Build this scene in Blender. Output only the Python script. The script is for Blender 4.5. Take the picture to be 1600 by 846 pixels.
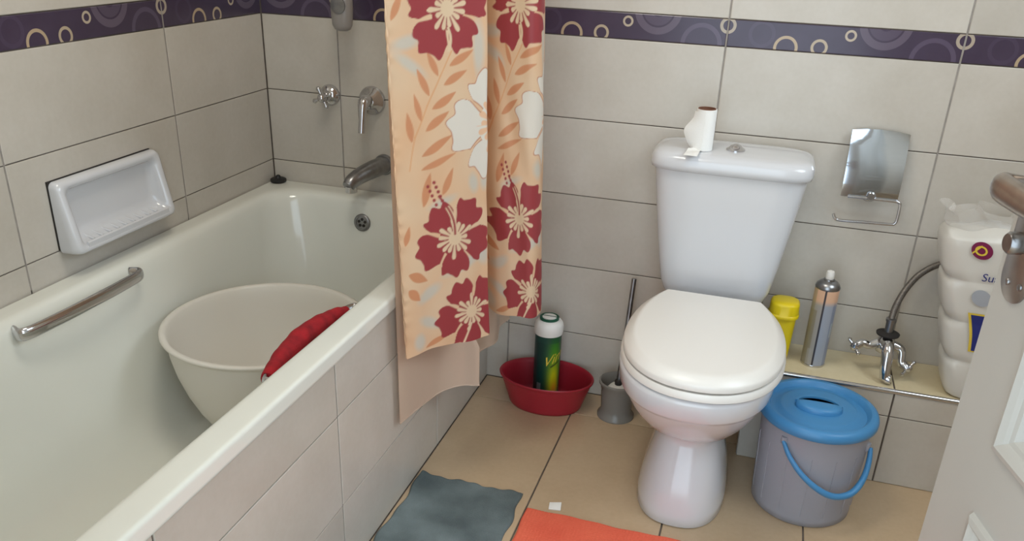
import bpy, bmesh, math, random
import numpy as np
from mathutils import Vector, Matrix
random.seed(7)
for o in list(bpy.data.objects): bpy.data.objects.remove(o)
SC = bpy.context.scene
COL = SC.collection
PI = math.pi

# ---------------------------------------------------------------- camera
cam_d = bpy.data.cameras.new('camera'); cam = bpy.data.objects.new('camera', cam_d); COL.objects.link(cam)
YAW, PITCH, ROLL = 0.2822, -0.4351, 0.038
CAM = Vector((1.3547, -2.1282, 1.2329))
_F = Vector((-math.sin(YAW)*math.cos(PITCH), math.cos(YAW)*math.cos(PITCH), math.sin(PITCH)))
_R0 = Vector((math.cos(YAW), math.sin(YAW), 0)); _U0 = _R0.cross(_F)
_R = math.cos(ROLL)*_R0 + math.sin(ROLL)*_U0
_U = -math.sin(ROLL)*_R0 + math.cos(ROLL)*_U0
cam.matrix_world = Matrix(((_R.x, _U.x, -_F.x, CAM.x), (_R.y, _U.y, -_F.y, CAM.y), (_R.z, _U.z, -_F.z, CAM.z), (0, 0, 0, 1)))
cam_d.sensor_fit = 'HORIZONTAL'; cam_d.sensor_width = 36.0
cam_d.lens = 1331.56/1600*36.0
cam_d.shift_y = 72.5/1600
cam_d.clip_start = 0.02
SC.camera = cam

# ---------------------------------------------------------------- world, lights, exposure
world = bpy.data.worlds.new('world'); SC.world = world; world.use_nodes = True
bg = world.node_tree.nodes['Background']
bg.inputs[0].default_value = (0.75, 0.89, 1.0, 1); bg.inputs[1].default_value = 3.0
def area(name, loc, target, sx, sy, power, col):
    d = bpy.data.lights.new(name, 'AREA'); d.shape = 'RECTANGLE'; d.size = sx; d.size_y = sy
    d.energy = power; d.color = col
    o = bpy.data.objects.new(name, d); COL.objects.link(o); o.location = loc
    o.rotation_euler = (Vector(target)-Vector(loc)).to_track_quat('-Z', 'Y').to_euler()
    return o
# daylight through the window high in the right-hand wall
area('window_daylight', (2.36, -0.85, 1.75), (1.1, -0.85, 0.55), 0.8, 0.8, 9.5, (0.82, 0.92, 1.0))
# added overhead fill, evens the light towards the bath; no known lamp
area('overhead_fill_light', (0.80, -1.0, 2.38), (0.80, -1.0, 0), 0.5, 0.5, 11, (1.0, 0.96, 0.85))
SC.view_settings.view_transform = 'Standard'; SC.view_settings.look = 'None'
SC.view_settings.gamma = 1; SC.view_settings.exposure = -0.04
SC.view_settings.use_curve_mapping = False

# ---------------------------------------------------------------- helpers
def s2l(c):
    return tuple(((x/255.0)/12.92 if x <= 10.3 else ((x/255.0+0.055)/1.055)**2.4) for x in c)
def tag(o, label=None, cat=None, group=None, kind=None):
    if label: o['label'] = label
    if cat: o['category'] = cat
    if group: o['group'] = group
    if kind: o['kind'] = kind
    return o
def link(name, me, parent=None, mat=None):
    o = bpy.data.objects.new(name, me); COL.objects.link(o)
    if parent is not None: o.parent = parent
    if mat is not None and me is not None and not me.materials: me.materials.append(mat)
    return o
def empty(name, loc=(0, 0, 0), rz=0):
    o = bpy.data.objects.new(name, None); COL.objects.link(o); o.empty_display_size = 0.05
    o.location = loc; o.rotation_euler = (0, 0, rz); return o
def mesh(name, V, Fc, smooth=True, sharp=None):
    me = bpy.data.meshes.new(name); me.from_pydata([tuple(v) for v in V], [], Fc)
    bm = bmesh.new(); bm.from_mesh(me); bmesh.ops.recalc_face_normals(bm, faces=bm.faces)
    bm.to_mesh(me); bm.free()
    if smooth:
        me.polygons.foreach_set('use_smooth', [True]*len(me.polygons))
        if sharp: me.set_sharp_from_angle(angle=math.radians(sharp))
    me.update(); return me
def loft(name, rings, cap0=True, cap1=True, smooth=True, sharp=None, closed=True):
    V = [v for r in rings for v in r]; n = len(rings[0]); Fc = []
    for i in range(len(rings)-1):
        for j in range(n if closed else n-1):
            k = (j+1) % n
            Fc.append((i*n+j, i*n+k, (i+1)*n+k, (i+1)*n+j))
    if cap0: Fc.append(tuple(range(n)))
    if cap1: Fc.append(tuple((len(rings)-1)*n+j for j in range(n)))
    return mesh(name, V, Fc, smooth, sharp)
def lathe(name, prof, n=48, c=(0, 0, 0), sx=1, sy=1, cap0=True, cap1=True, sharp=50):
    rings = [[(c[0]+r*sx*math.cos(2*PI*j/n), c[1]+r*sy*math.sin(2*PI*j/n), c[2]+z) for j in range(n)] for r, z in prof]
    return loft(name, rings, cap0, cap1, True, sharp)
def catmull(pts, n):
    P = [Vector(p) for p in pts]; P = [2*P[0]-P[1]]+P+[2*P[-1]-P[-2]]
    out = []
    for i in range(1, len(P)-2):
        for k in range(n):
            t = k/n
            out.append(0.5*((2*P[i])+(P[i+1]-P[i-1])*t+(2*P[i-1]-5*P[i]+4*P[i+1]-P[i+2])*t*t+(3*P[i]-P[i-1]-3*P[i+1]+P[i+2])*t**3))
    out.append(P[-2]); return out
def tube(name, path, r, n=12, flat=1.0, up=(0, 0, 1), sharp=60):
    P = [Vector(p) for p in path]; R = r if hasattr(r, '__len__') else [r]*len(P)
    rings = []; prev = None
    for i, p in enumerate(P):
        t = (P[min(i+1, len(P)-1)]-P[max(i-1, 0)]).normalized()
        if prev is None:
            u = Vector(up)
            if abs(u.dot(t)) > 0.95: u = Vector((1, 0, 0))
        else: u = prev
        a = (u-t*u.dot(t)).normalized(); prev = a; b = t.cross(a)
        rings.append([p+R[i]*(math.cos(2*PI*j/n)*a+math.sin(2*PI*j/n)*b*flat) for j in range(n)])
    return loft(name, rings, True, True, True, sharp)
def interp(vals, n):
    out = []
    for i in range(len(vals)-1):
        for k in range(n): out.append(vals[i]+(vals[i+1]-vals[i])*k/n)
    out.append(vals[-1]); return out
def box(name, x0, x1, y0, y1, z0, z1, bev=0.0, seg=2):
    bm = bmesh.new(); bmesh.ops.create_cube(bm, size=1)
    for v in bm.verts:
        v.co = Vector((x0 if v.co.x < 0 else x1, y0 if v.co.y < 0 else y1, z0 if v.co.z < 0 else z1))
    if bev: bmesh.ops.bevel(bm, geom=bm.edges[:], offset=bev, segments=seg, affect='EDGES', profile=0.6)
    me = bpy.data.meshes.new(name); bm.to_mesh(me); bm.free()
    if bev:
        me.polygons.foreach_set('use_smooth', [True]*len(me.polygons)); me.set_sharp_from_angle(angle=math.radians(40))
    return me
def boxes(name, lst):
    V = []; Fc = []
    for (x0, x1, y0, y1, z0, z1) in lst:
        b = len(V)
        V += [(x0, y0, z0), (x1, y0, z0), (x1, y1, z0), (x0, y1, z0), (x0, y0, z1), (x1, y0, z1), (x1, y1, z1), (x0, y1, z1)]
        Fc += [tuple(b+i for i in f) for f in ((0, 3, 2, 1), (4, 5, 6, 7), (0, 1, 5, 4), (1, 2, 6, 5), (2, 3, 7, 6), (3, 0, 4, 7))]
    return mesh(name, V, Fc, False)
def sell(xc, a, yf, yb, yc, z, n=2.3, N=72, ymax=None):
    out = []
    for j in range(N):
        t = 2*PI*j/N; c, s = math.cos(t), math.sin(t)
        x = xc+a*math.copysign(abs(c)**(2/n), c)
        y = yc+((yb-yc) if s > 0 else (yc-yf))*math.copysign(abs(s)**(2/n), s)
        if ymax is not None: y = min(y, ymax)
        out.append((x, y, z))
    return out
def rrect(x0, x1, y0, y1, r, z, k=10):
    out = []
    for cx, cy, a0 in ((x1-r, y1-r, 0), (x0+r, y1-r, 90), (x0+r, y0+r, 180), (x1-r, y0+r, 270)):
        for i in range(k+1):
            a = math.radians(a0+90*i/k); out.append((cx+r*math.cos(a), cy+r*math.sin(a), z))
    return out
def text_mesh(body, size, shear=0.0, extrude=0.0):
    cu = bpy.data.curves.new('lettering_source', 'FONT'); cu.body = body; cu.size = size; cu.shear = shear; cu.extrude = extrude
    cu.align_x = 'CENTER'; cu.align_y = 'CENTER'; cu.resolution_u = 3
    ob = bpy.data.objects.new('lettering_source', cu); COL.objects.link(ob)
    bpy.context.view_layer.update()
    me = bpy.data.meshes.new_from_object(ob.evaluated_get(bpy.context.evaluated_depsgraph_get()))
    bpy.data.objects.remove(ob); bpy.data.curves.remove(cu)
    me.materials.clear(); me.name = 'lettering'; return me

# ---------------------------------------------------------------- materials
def newmat(name):
    m = bpy.data.materials.new(name); m.use_nodes = True
    return m, m.node_tree.nodes, m.node_tree.links, m.node_tree.nodes['Principled BSDF']
def mat(name, rgb, rough=0.5, metal=0.0, var=0.0, scale=12, bump=0.0, bscale=200, spec=0.5, coat=0.0, rgb2=None, trans=0.0, sss=0.0):
    m, N, L, b = newmat(name)
    c = s2l(rgb); b.inputs['Base Color'].default_value = (*c, 1)
    b.inputs['Roughness'].default_value = rough; b.inputs['Metallic'].default_value = metal
    b.inputs['Specular IOR Level'].default_value = spec; b.inputs['Coat Weight'].default_value = coat
    b.inputs['Transmission Weight'].default_value = trans
    if sss: b.inputs['Subsurface Weight'].default_value = sss; b.inputs['Subsurface Radius'].default_value = (.02, .02, .02)
    tc = N.new('ShaderNodeTexCoord')
    if var or rgb2:
        nz = N.new('ShaderNodeTexNoise'); nz.inputs['Scale'].default_value = scale; nz.inputs['Detail'].default_value = 5
        L.new(tc.outputs['Object'], nz.inputs['Vector'])
        rp = N.new('ShaderNodeValToRGB'); L.new(nz.outputs['Fac'], rp.inputs['Fac'])
        rp.color_ramp.elements[0].position = 0.32; rp.color_ramp.elements[1].position = 0.68
        lo = s2l(rgb2) if rgb2 else tuple(x*(1-var) for x in c); hi = c if rgb2 else tuple(min(1, x*(1+var)) for x in c)
        rp.color_ramp.elements[0].color = (*lo, 1); rp.color_ramp.elements[1].color = (*hi, 1)
        L.new(rp.outputs['Color'], b.inputs['Base Color'])
    if bump:
        nb = N.new('ShaderNodeTexNoise'); nb.inputs['Scale'].default_value = bscale; nb.inputs['Detail'].default_value = 3
        L.new(tc.outputs['Object'], nb.inputs['Vector'])
        bp = N.new('ShaderNodeBump'); bp.inputs['Strength'].default_value = bump; bp.inputs['Distance'].default_value = 0.002
        L.new(nb.outputs['Fac'], bp.inputs['Height']); L.new(bp.outputs['Normal'], b.inputs['Normal'])
    return m
def tile_mat(name, rgb, rgb2, rough, scale=5):
    m, N, L, b = newmat(name)
    tc = N.new('ShaderNodeTexCoord'); oi = N.new('ShaderNodeObjectInfo')
    mp = N.new('ShaderNodeMapping'); L.new(tc.outputs['Object'], mp.inputs['Vector'])
    cb = N.new('ShaderNodeCombineXYZ')
    ml = N.new('ShaderNodeMath'); ml.operation = 'MULTIPLY'; ml.inputs[1].default_value = 40; L.new(oi.outputs['Random'], ml.inputs[0])
    L.new(ml.outputs[0], cb.inputs[0]); L.new(ml.outputs[0], cb.inputs[2]); L.new(cb.outputs[0], mp.inputs['Location'])
    nz = N.new('ShaderNodeTexNoise'); nz.inputs['Scale'].default_value = scale; nz.inputs['Detail'].default_value = 6; nz.inputs['Roughness'].default_value = 0.6
    L.new(mp.outputs[0], nz.inputs['Vector'])
    n2 = N.new('ShaderNodeTexNoise'); n2.inputs['Scale'].default_value = 90; n2.inputs['Detail'].default_value = 2
    L.new(mp.outputs[0], n2.inputs['Vector'])
    ad = N.new('ShaderNodeMath'); ad.operation = 'MULTIPLY_ADD'; ad.inputs[1].default_value = 0.25
    L.new(n2.outputs['Fac'], ad.inputs[0]); L.new(nz.outputs['Fac'], ad.inputs[2])
    rp = N.new('ShaderNodeValToRGB'); rp.color_ramp.elements[0].position = 0.42; rp.color_ramp.elements[1].position = 0.85
    rp.color_ramp.elements[0].color = (*s2l(rgb2), 1); rp.color_ramp.elements[1].color = (*s2l(rgb), 1)
    L.new(ad.outputs[0], rp.inputs['Fac'])
    hs = N.new('ShaderNodeHueSaturation'); mr = N.new('ShaderNodeMapRange')
    mr.inputs['To Min'].default_value = 0.95; mr.inputs['To Max'].default_value = 1.04
    L.new(oi.outputs['Random'], mr.inputs['Value']); L.new(mr.outputs[0], hs.inputs['Value']); L.new(rp.outputs[0], hs.inputs['Color'])
    L.new(hs.outputs[0], b.inputs['Base Color'])
    b.inputs['Roughness'].default_value = rough
    return m
M = {}
M['tile'] = tile_mat('wall_tile_cream', (204, 197, 187), (191, 183, 171), 0.33)
M['floor_tile'] = tile_mat('floor_tile_beige', (206, 181, 150), (188, 162, 130), 0.34, 4)
M['ledge_tile'] = tile_mat('ledge_tile_cream', (226, 212, 178), (212, 196, 160), 0.3)
M['grout'] = mat('grout_dark', (98, 88, 80), 0.9, var=.25, scale=30)
M['joint'] = mat('grout_light', (150, 143, 136), 0.9, var=.15, scale=40)
M['plaster'] = mat('painted_plaster', (222, 214, 202), 0.8, var=.03, bump=.1)
M['enamel'] = mat('bath_enamel', (231, 231, 222), 0.13, coat=.4, var=.02, scale=3)
M['ceramic'] = mat('white_ceramic', (213, 213, 216), 0.15, coat=.4)
M['seat'] = mat('seat_plastic', (234, 230, 224), 0.3)
M['chrome'] = mat('chrome', (205, 205, 208), 0.12, 1.0)
M['chrome_dull'] = mat('chrome_dull', (150, 150, 152), 0.3, 1.0, var=.15, scale=60)
M['mirror_chrome'] = mat('mirror_chrome', (214, 222, 232), 0.06, 1.0)
M['black'] = mat('black_rubber', (28, 27, 28), 0.5)
M['dark'] = mat('dark_gap', (40, 36, 34), 0.7)
M['basin'] = mat('cream_plastic', (226, 221, 211), 0.38, sss=.15)
M['redplastic'] = mat('red_plastic', (160, 34, 48), 0.4, var=.06)
M['redcloth'] = mat('red_cloth', (172, 24, 34), 0.9, rgb2=(122, 12, 24), scale=26, bump=.6, bscale=160)
M['blue'] = mat('blue_plastic', (72, 140, 192), 0.36, sss=.1)
M['yellow'] = mat('yellow_plastic', (232, 205, 20), 0.35)
M['paper'] = mat('tissue_paper', (240, 238, 234), 0.95, bump=.2, bscale=300)
M['cardboard'] = mat('brown_cardboard', (128, 86, 66), 0.9)
M['door'] = mat('door_paint', (186, 183, 176), 0.42, var=.015, scale=8)
M['steel'] = mat('brushed_steel', (170, 162, 156), 0.32, 1.0, var=.1, scale=40)
M['greyplastic'] = mat('grey_plastic', (150, 144, 140), 0.3)
M['white_plastic'] = mat('white_plastic', (232, 228, 222), 0.4)
M['navy'] = mat('navy_print', (36, 46, 122), 0.45)
M['yellow_print'] = mat('yellow_print', (226, 196, 70), 0.45)
M['magenta'] = mat('magenta_print', (122, 22, 72), 0.45)
M['greyprint'] = mat('grey_print', (168, 172, 180), 0.5)
M['green_cap'] = mat('green_plastic', (22, 84, 62), 0.35)
M['olive_print'] = mat('olive_print', (70, 84, 24), 0.5)
M['hose'] = mat('braided_hose', (120, 114, 108), 0.45, 0.7, var=.25, scale=300)
M['grip_black'] = mat('dark_print', (52, 50, 56), 0.5)

def mat_attr(name, rough, translucent=0.0, spec=0.4):
    m, N, L, b = newmat(name)
    at = N.new('ShaderNodeAttribute'); at.attribute_name = 'print'
    L.new(at.outputs['Color'], b.inputs['Base Color']); b.inputs['Roughness'].default_value = rough
    b.inputs['Specular IOR Level'].default_value = spec
    if translucent:
        tr = N.new('ShaderNodeBsdfTranslucent'); L.new(at.outputs['Color'], tr.inputs['Color'])
        mx = N.new('ShaderNodeMixShader'); mx.inputs[0].default_value = translucent
        L.new(b.outputs[0], mx.inputs[1]); L.new(tr.outputs[0], mx.inputs[2])
        L.new(mx.outputs[0], N['Material Output'].inputs['Surface'])
    return m
M['curtain'] = mat_attr('printed_satin', 0.42, 0.25)
M['label'] = mat_attr('printed_label', 0.3)
def mix_mat(name, rgb, kind, fac, rough=0.4):
    m, N, L, b = newmat(name)
    c = (*s2l(rgb), 1); b.inputs['Base Color'].default_value = c; b.inputs['Roughness'].default_value = rough
    t = N.new('ShaderNodeBsdfTranslucent' if kind == 'translucent' else 'ShaderNodeBsdfTransparent')
    t.inputs['Color'].default_value = c if kind == 'translucent' else (1, 1, 1, 1)
    mx = N.new('ShaderNodeMixShader'); mx.inputs[0].default_value = fac
    L.new(b.outputs[0], mx.inputs[1]); L.new(t.outputs[0], mx.inputs[2]); L.new(mx.outputs[0], N['Material Output'].inputs['Surface'])
    return m
M['liner'] = mix_mat('liner_plastic', (222, 198, 176), 'translucent', 0.3, .35)
M['film'] = mix_mat('clear_film', (225, 220, 214), 'transparent', 0.72, .15)
M['packfilm'] = mix_mat('milky_film', (232, 228, 220), 'translucent', 0.15, .25)
M['bucket'] = mix_mat('translucent_bucket', (188, 188, 198), 'transparent', 0.46, .35)
M['glasscup'] = mix_mat('grey_translucent_cup', (140, 136, 130), 'transparent', 0.25, .2)

# border tile: dark purple with printed rings, laid out in the tile's own coordinates
TW, TH, BH = 0.503, 0.2, 0.0614
def band_mat():
    m, N, L, b = newmat('border_tile_purple')
    tc = N.new('ShaderNodeTexCoord'); sp = N.new('ShaderNodeSeparateXYZ'); L.new(tc.outputs['Object'], sp.inputs[0])
    def math_(op, a, c=None, d=None):
        n = N.new('ShaderNodeMath'); n.operation = op
        for i, v in enumerate((a, c, d)):
            if v is None: continue
            if isinstance(v, (int, float)): n.inputs[i].default_value = v
            else: L.new(v, n.inputs[i])
        return n.outputs[0]
    nz = N.new('ShaderNodeTexNoise'); nz.inputs['Scale'].default_value = 20; L.new(tc.outputs['Object'], nz.inputs['Vector'])
    rp = N.new('ShaderNodeValToRGB'); L.new(nz.outputs['Fac'], rp.inputs[0])
    rp.color_ramp.elements[0].color = (*s2l((62, 50, 68)), 1); rp.color_ramp.elements[1].color = (*s2l((74, 62, 82)), 1)
    cur = rp.outputs[0]
    rings = [(.0775, .033, .030, .008, (76, 64, 84)), (.3395, .072, .056, .016, (98, 86, 102)), (.3395, .072, .036, .020, (86, 74, 92)),
             (.4455, .001, .048, .010, (90, 78, 98)), (.1335, .006, .027, .0065, (182, 160, 132)), (.2065, .012, .0185, .006, (182, 164, 140)),
             (.2695, .042, .0125, .005, (186, 170, 150)), (.0, .047, .0185, .007, (176, 162, 146)), (TW, .047, .0185, .007, (176, 162, 146))]
    for cx, cz, r, w, col in rings:
        dx = math_('SUBTRACT', sp.outputs[0], cx); dz = math_('SUBTRACT', sp.outputs[2], cz)
        d = math_('SQRT', math_('ADD', math_('MULTIPLY', dx, dx), math_('MULTIPLY', dz, dz)))
        e = math_('ABSOLUTE', math_('SUBTRACT', d, r-w/2))
        mask = math_('LESS_THAN', e, w/2)
        mx = N.new('ShaderNodeMix'); mx.data_type = 'RGBA'; L.new(mask, mx.inputs[0]); L.new(cur, mx.inputs[6])
        mx.inputs[7].default_value = (*s2l(col), 1); cur = mx.outputs[2]
    L.new(cur, b.inputs['Base Color']); b.inputs['Roughness'].default_value = 0.22
    return m
M['band'] = band_mat()

# ---------------------------------------------------------------- room shell
ROOM_X, ROOM_Y, ROOM_Z = 2.35, -1.85, 2.42
G = 0.0025                                     # depth of the joints
def struct(name, me, m, label=None):
    o = link(name, me, None, m); o['kind'] = 'structure'
    if label: o['label'] = label
    return o
wall_back = struct('wall_back', boxes('wall_back', [(-0.1, ROOM_X+.1, G, .1, -.1, 2.5)]), M['grout'])
wall_left = struct('wall_left', boxes('wall_left', [(-.1, -G, ROOM_Y, G, -.1, 2.5)]), M['grout'])
floor = struct('floor', boxes('floor', [(-.1, ROOM_X, -2.9, G, -.1, -G)]), M['grout'])
ceiling = struct('ceiling', boxes('ceiling', [(-.1, ROOM_X+.1, ROOM_Y-.12, .1, ROOM_Z, ROOM_Z+.08)]), M['plaster'])
wy0, wy1, wz0, wz1 = -1.26, -.44, 1.34, 2.16
struct('wall_right', boxes('wall_right', [(ROOM_X, ROOM_X+.1, ROOM_Y, wy0, -.1, ROOM_Z), (ROOM_X, ROOM_X+.1, wy1, G, -.1, ROOM_Z),
       (ROOM_X, ROOM_X+.1, wy0, wy1, -.1, wz0), (ROOM_X, ROOM_X+.1, wy0, wy1, wz1, ROOM_Z)]), M['plaster'])
DX0, DX1 = 0.88, 1.86
struct('wall_front', boxes('wall_front', [(-.1, DX0, ROOM_Y-.12, ROOM_Y, -.1, ROOM_Z), (DX1, ROOM_X+.1, ROOM_Y-.12, ROOM_Y, -.1, ROOM_Z),
       (DX0, DX1, ROOM_Y-.12, ROOM_Y, 2.06, ROOM_Z)]), M['plaster'])

_tiles = {}
def tile_mesh(w, h, key, ch=0.0012):
    k = (round(w, 4), round(h, 4), key)
    if k not in _tiles:
        g, e = 0.0012, 0.0020                     # half a bed joint, half an upright joint
        def ring(i, y): return [(e+i, y, g+i), (w-e-i, y, g+i), (w-e-i, y, h-g-i), (e+i, y, h-g-i)]
        _tiles[k] = loft('tile', [ring(0, G), ring(0, ch*.6), ring(ch, 0)], True, True, False)
        _tiles[k].materials.append(M[key])
    return _tiles[k]
def place_tile(parent, w, h, key, loc, rot, name='tile'):
    o = bpy.data.objects.new(name, tile_mesh(w, h, key)); COL.objects.link(o); o.parent = parent
    o.location = loc; o.rotation_euler = rot; return o
Z1 = 0.7837
rows = [(0.0, Z1-.6, 'tile'), (Z1-.6, Z1-.4, 'tile'), (Z1-.4, Z1-.2, 'tile'), (Z1-.2, Z1, 'tile'), (Z1, Z1+.2, 'tile'), (Z1+.2, Z1+.2+BH, 'band')]
zz = Z1+.2+BH
while zz < ROOM_Z-.01:
    rows.append((zz, min(zz+.2, ROOM_Z), 'tile')); zz += .2
def cuts(start, lo, hi):
    a = [start+k*TW for k in range(-6, 8)]
    a = [v for v in a if lo+.005 < v < hi-.005]
    return [lo]+a+[hi]
def nm(key): return 'border_tile' if key == 'band' else 'tile'
for z0, z1, key in rows:
    xs = cuts(.2255, 0, ROOM_X)
    for a, b_ in zip(xs, xs[1:]):
        if z1 < .5 and b_ < .66: continue          # behind the bath
        o = place_tile(wall_back, b_-a, z1-z0, key, (a, 0, z0), (0, 0, 0), nm(key))
    ys = cuts(-.4031, ROOM_Y, 0)
    for a, b_ in zip(ys, ys[1:]):
        if z1 < .5: continue
        o = place_tile(wall_left, b_-a, z1-z0, key, (0, a, z0), (0, 0, PI/2), nm(key))
def grout_line(parent, x0, x1, y0, y1, z0, z1):
    link('grout_line', boxes('grout_line', [(x0, x1, y0, y1, z0, z1)]), parent, M['joint'])
for x in cuts(.2255, 0, ROOM_X)[1:-1]: grout_line(wall_back, x-.0019, x+.0019, .0006, G, 0, 1.25)
for y in cuts(-.4031, ROOM_Y, 0)[1:-1]: grout_line(wall_left, -G, -.0006, y-.0019, y+.0019, .53, 1.25)
# keep the print of cut border tiles in register with their joint on the right
for o in COL.objects:
    if o.name.startswith('border_tile'):
        w = max(v.co.x for v in o.data.vertices)+.0020
        if w < TW-.01 and (o.location.x == 0 and o.parent is wall_back or (o.parent is wall_left and abs(o.location.y-ROOM_Y) < 1e-4)):
            for v in o.data.vertices: v.co.x += TW-w
            if o.parent is wall_back: o.location.x -= TW-w
            else: o.location.y -= TW-w
# floor tiles
fx = [.666]+[.955+.3085*k for k in range(0, 5)]+[ROOM_X]; fy = [-2.9, -2.605, -1.985, -1.365, -.745, -.125, 0]
for a, b_ in zip(fx, fx[1:]):
    for c, d in zip(fy, fy[1:]):
        place_tile(floor, b_-a, d-c, 'floor_tile', (a, c, 0), (-PI/2, 0, 0))
# bath side panel
BW = .6664
bath_panel = struct('wall_bath_side', boxes('wall_bath_side', [(.628, BW-G, ROOM_Y, 0, 0, .492)]), M['grout'])
pr = [0, .170, .3755, .4885]; py = cuts(-.903, ROOM_Y, 0)
for c, d in zip(pr, pr[1:]):
    for a, b_ in zip(py, py[1:]):
        place_tile(bath_panel, b_-a, d-c, 'tile', (BW, a, c), (0, 0, PI/2))
# ledge behind the toilet
LX, LD, LZ = 1.405, .18, .257
ledge = struct('wall_ledge', boxes('wall_ledge', [(LX+G, ROOM_X, -LD+G, 0, 0, LZ-G)]), M['grout'])
lx = [LX, 1.738, 2.241, ROOM_X]
for a, b_ in zip(lx, lx[1:]):
    place_tile(ledge, b_-a, LD-.004, 'ledge_tile', (a, -LD+.004, LZ), (-PI/2, 0, 0))
    place_tile(ledge, b_-a, .187, 'tile', (a, -LD, 0), (0, 0, 0))
    place_tile(ledge, b_-a, .062, 'tile', (a, -LD, .187), (0, 0, 0))
place_tile(ledge, LD-.004, .25, 'tile', (LX, 0, 0), (0, 0, -PI/2))
tr = tube('trim_1', [(LX, -LD+.003, LZ-.003), (ROOM_X, -LD+.003, LZ-.003)], .0062, 12)
struct('trim_1', tr, M['chrome'], 'slim metal edge trim along the front of the tiled ledge')

# ---------------------------------------------------------------- bathtub
def bathtub():
    t = empty('bathtub', (0, 0, 0))
    k = 12
    y0 = ROOM_Y+.004
    R = [rrect(.003, .672, y0, -.003, .004, .493, k), rrect(.003, .674, y0, -.003, .006, .497, k), rrect(.003, .674, y0, -.003, .006, .500, k), rrect(.003, .674, y0, -.003, .008, .517, k), rrect(.003, .674, y0, -.003, .008, .5195, k),
         rrect(.004, .6728, y0+.002, -.004, .008, .5238, k), rrect(.006, .669, y0+.006, -.006, .01, .5258, k), rrect(.008, .6665, y0+.008, -.008, .012, .5260, k),
         rrect(.012, .660, y0+.012, -.012, .014, .5261, k), rrect(.030, .632, y0+.04, -.040, .07, .5262, k), rrect(.045, .6255, y0+.06, -.055, .085, .5262, k), rrect(.055, .620, y0+.075, -.066, .095, .5245, k), rrect(.062, .6145, y0+.085, -.075, .10, .518, k),
         rrect(.067, .606, y0+.095, -.081, .105, .506, k), rrect(.070, .602, y0+.105, -.085, .11, .485, k), rrect(.080, .593, y0+.14, -.098, .12, .40, k),
         rrect(.092, .581, y0+.19, -.115, .13, .30, k), rrect(.108, .565, y0+.25, -.14, .14, .21, k), rrect(.128, .545, y0+.30, -.165, .145, .165, k),
         rrect(.155, .518, y0+.34, -.195, .145, .142, k), rrect(.20, .473, y0+.39, -.24, .12, .132, k), rrect(.30, .373, y0+.6, -.45, .03, .128, k)]
    shell = link('shell', loft('shell', R, False, True, True, 60), t, M['enamel'])
    # overflow grille on the end wall
    c = Vector((.322, -.0895, .460)); n = Vector((0, -1, .12)).normalized()
    q = n.to_track_quat('Z', 'Y').to_matrix().to_4x4(); q.translation = c
    me = lathe('overflow', [(.0245, 0), (.0245, .003), (.021, .006), (.017, .0055), (.0165, .003)], 36); me.transform(q)
    ovf = link('overflow', me, t, M['chrome_dull'])
    for a in range(5):
        h = lathe('overflow_hole', [(.0042, 0), (.0042, .0042)], 14)
        off = Matrix.Translation((.0095*math.cos(a*2*PI/5+.3), .0095*math.sin(a*2*PI/5+.3), 0)); h.transform(q @ off)
        link('overflow_hole', h, ovf, M['dark'])
    # hand grips
    for side in (0, 1):
        f = (lambda x: x) if side == 0 else (lambda x: .672-x)
        ya, yb = (-1.035, -.695) if side == 0 else (-1.005, -.655)
        zz_ = .503 if side == 0 else .483
        path = catmull([(f(.066), ya+.012, zz_), (f(.092), ya+.010, zz_), (f(.104), (ya*3+yb)/4, zz_+.003), (f(.110), (ya+yb)/2, zz_+.006), (f(.104), (ya+3*yb)/4, zz_+.003), (f(.092), yb-.010, zz_), (f(.066), yb-.012, zz_)], 8)
        g = link('hand_grip', tube('hand_grip', path, .0135, 14, .5), t, M['chrome'])
    tag(t, 'cream enamel bathtub with chrome hand grip, built in along the left wall', 'bathtub')
    return t
bathtub()
# red cloth on the outer hand grip
def grip_cloth():
    ya, yb = -1.005, -.655
    f = lambda x: .672-x
    pts = catmull([(f(.092), ya+.016, .483), (f(.104), (ya*3+yb)/4, .486), (f(.110), (ya+yb)/2, .490), (f(.104), (ya+3*yb)/4, .486), (f(.094), yb-.03, .483)], 14)
    n = len(pts); R = []
    for i in range(n):
        u = i/(n-1); R.append(.0145+.0105*math.sin(PI*u)**.7+.0006*math.sin(u*31)+.0005*math.sin(u*57+1))
    o = link('grip_cloth', tube('grip_cloth', pts, R, 24, .85), None, M['redcloth'])
    tag(o, 'red cloth wrapped round the bathtub hand grip by the white rim', 'cloth')
grip_cloth()
# black plug in the corner of the rim
o = link('bath_plug', lathe('bath_plug', [(.019, 0), (.0225, .003), (.0225, .009), (.018, .012), (.008, .0125), (.006, .019), (.003, .021)], 28, (.030, -.03, .5262)), None, M['black'])
tag(o, 'black rubber plug in the tiled corner on the bathtub rim', 'plug')

# big wash basin standing in the bath
def basin():
    t = empty('wash_basin', (.333, -.613, .1335))
    H = .258
    P = [(.08, 0), (.108, .002), (.125, .010), (.150, .032), (.172, .068), (.192, .112), (.208, .160), (.2175, .205), (.221, .238), (.2225, H-.012), (.230, H-.010), (.2345, H-.006), (.2345, H-.002), (.230, H), (.222, H),
         (.2185, H-.006), (.2145, .236), (.211, .203), (.202, .160), (.186, .114), (.166, .071), (.144, .036), (.120, .016), (.10, .008), (.04, .0065)]
    P = [(r*.965, z) for r, z in P]
    link('bowl', lathe('bowl', P, 84, sharp=80), t, M['basin'])
    tag(t, 'large round cream plastic wash basin standing inside the bathtub', 'basin')
basin()

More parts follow.
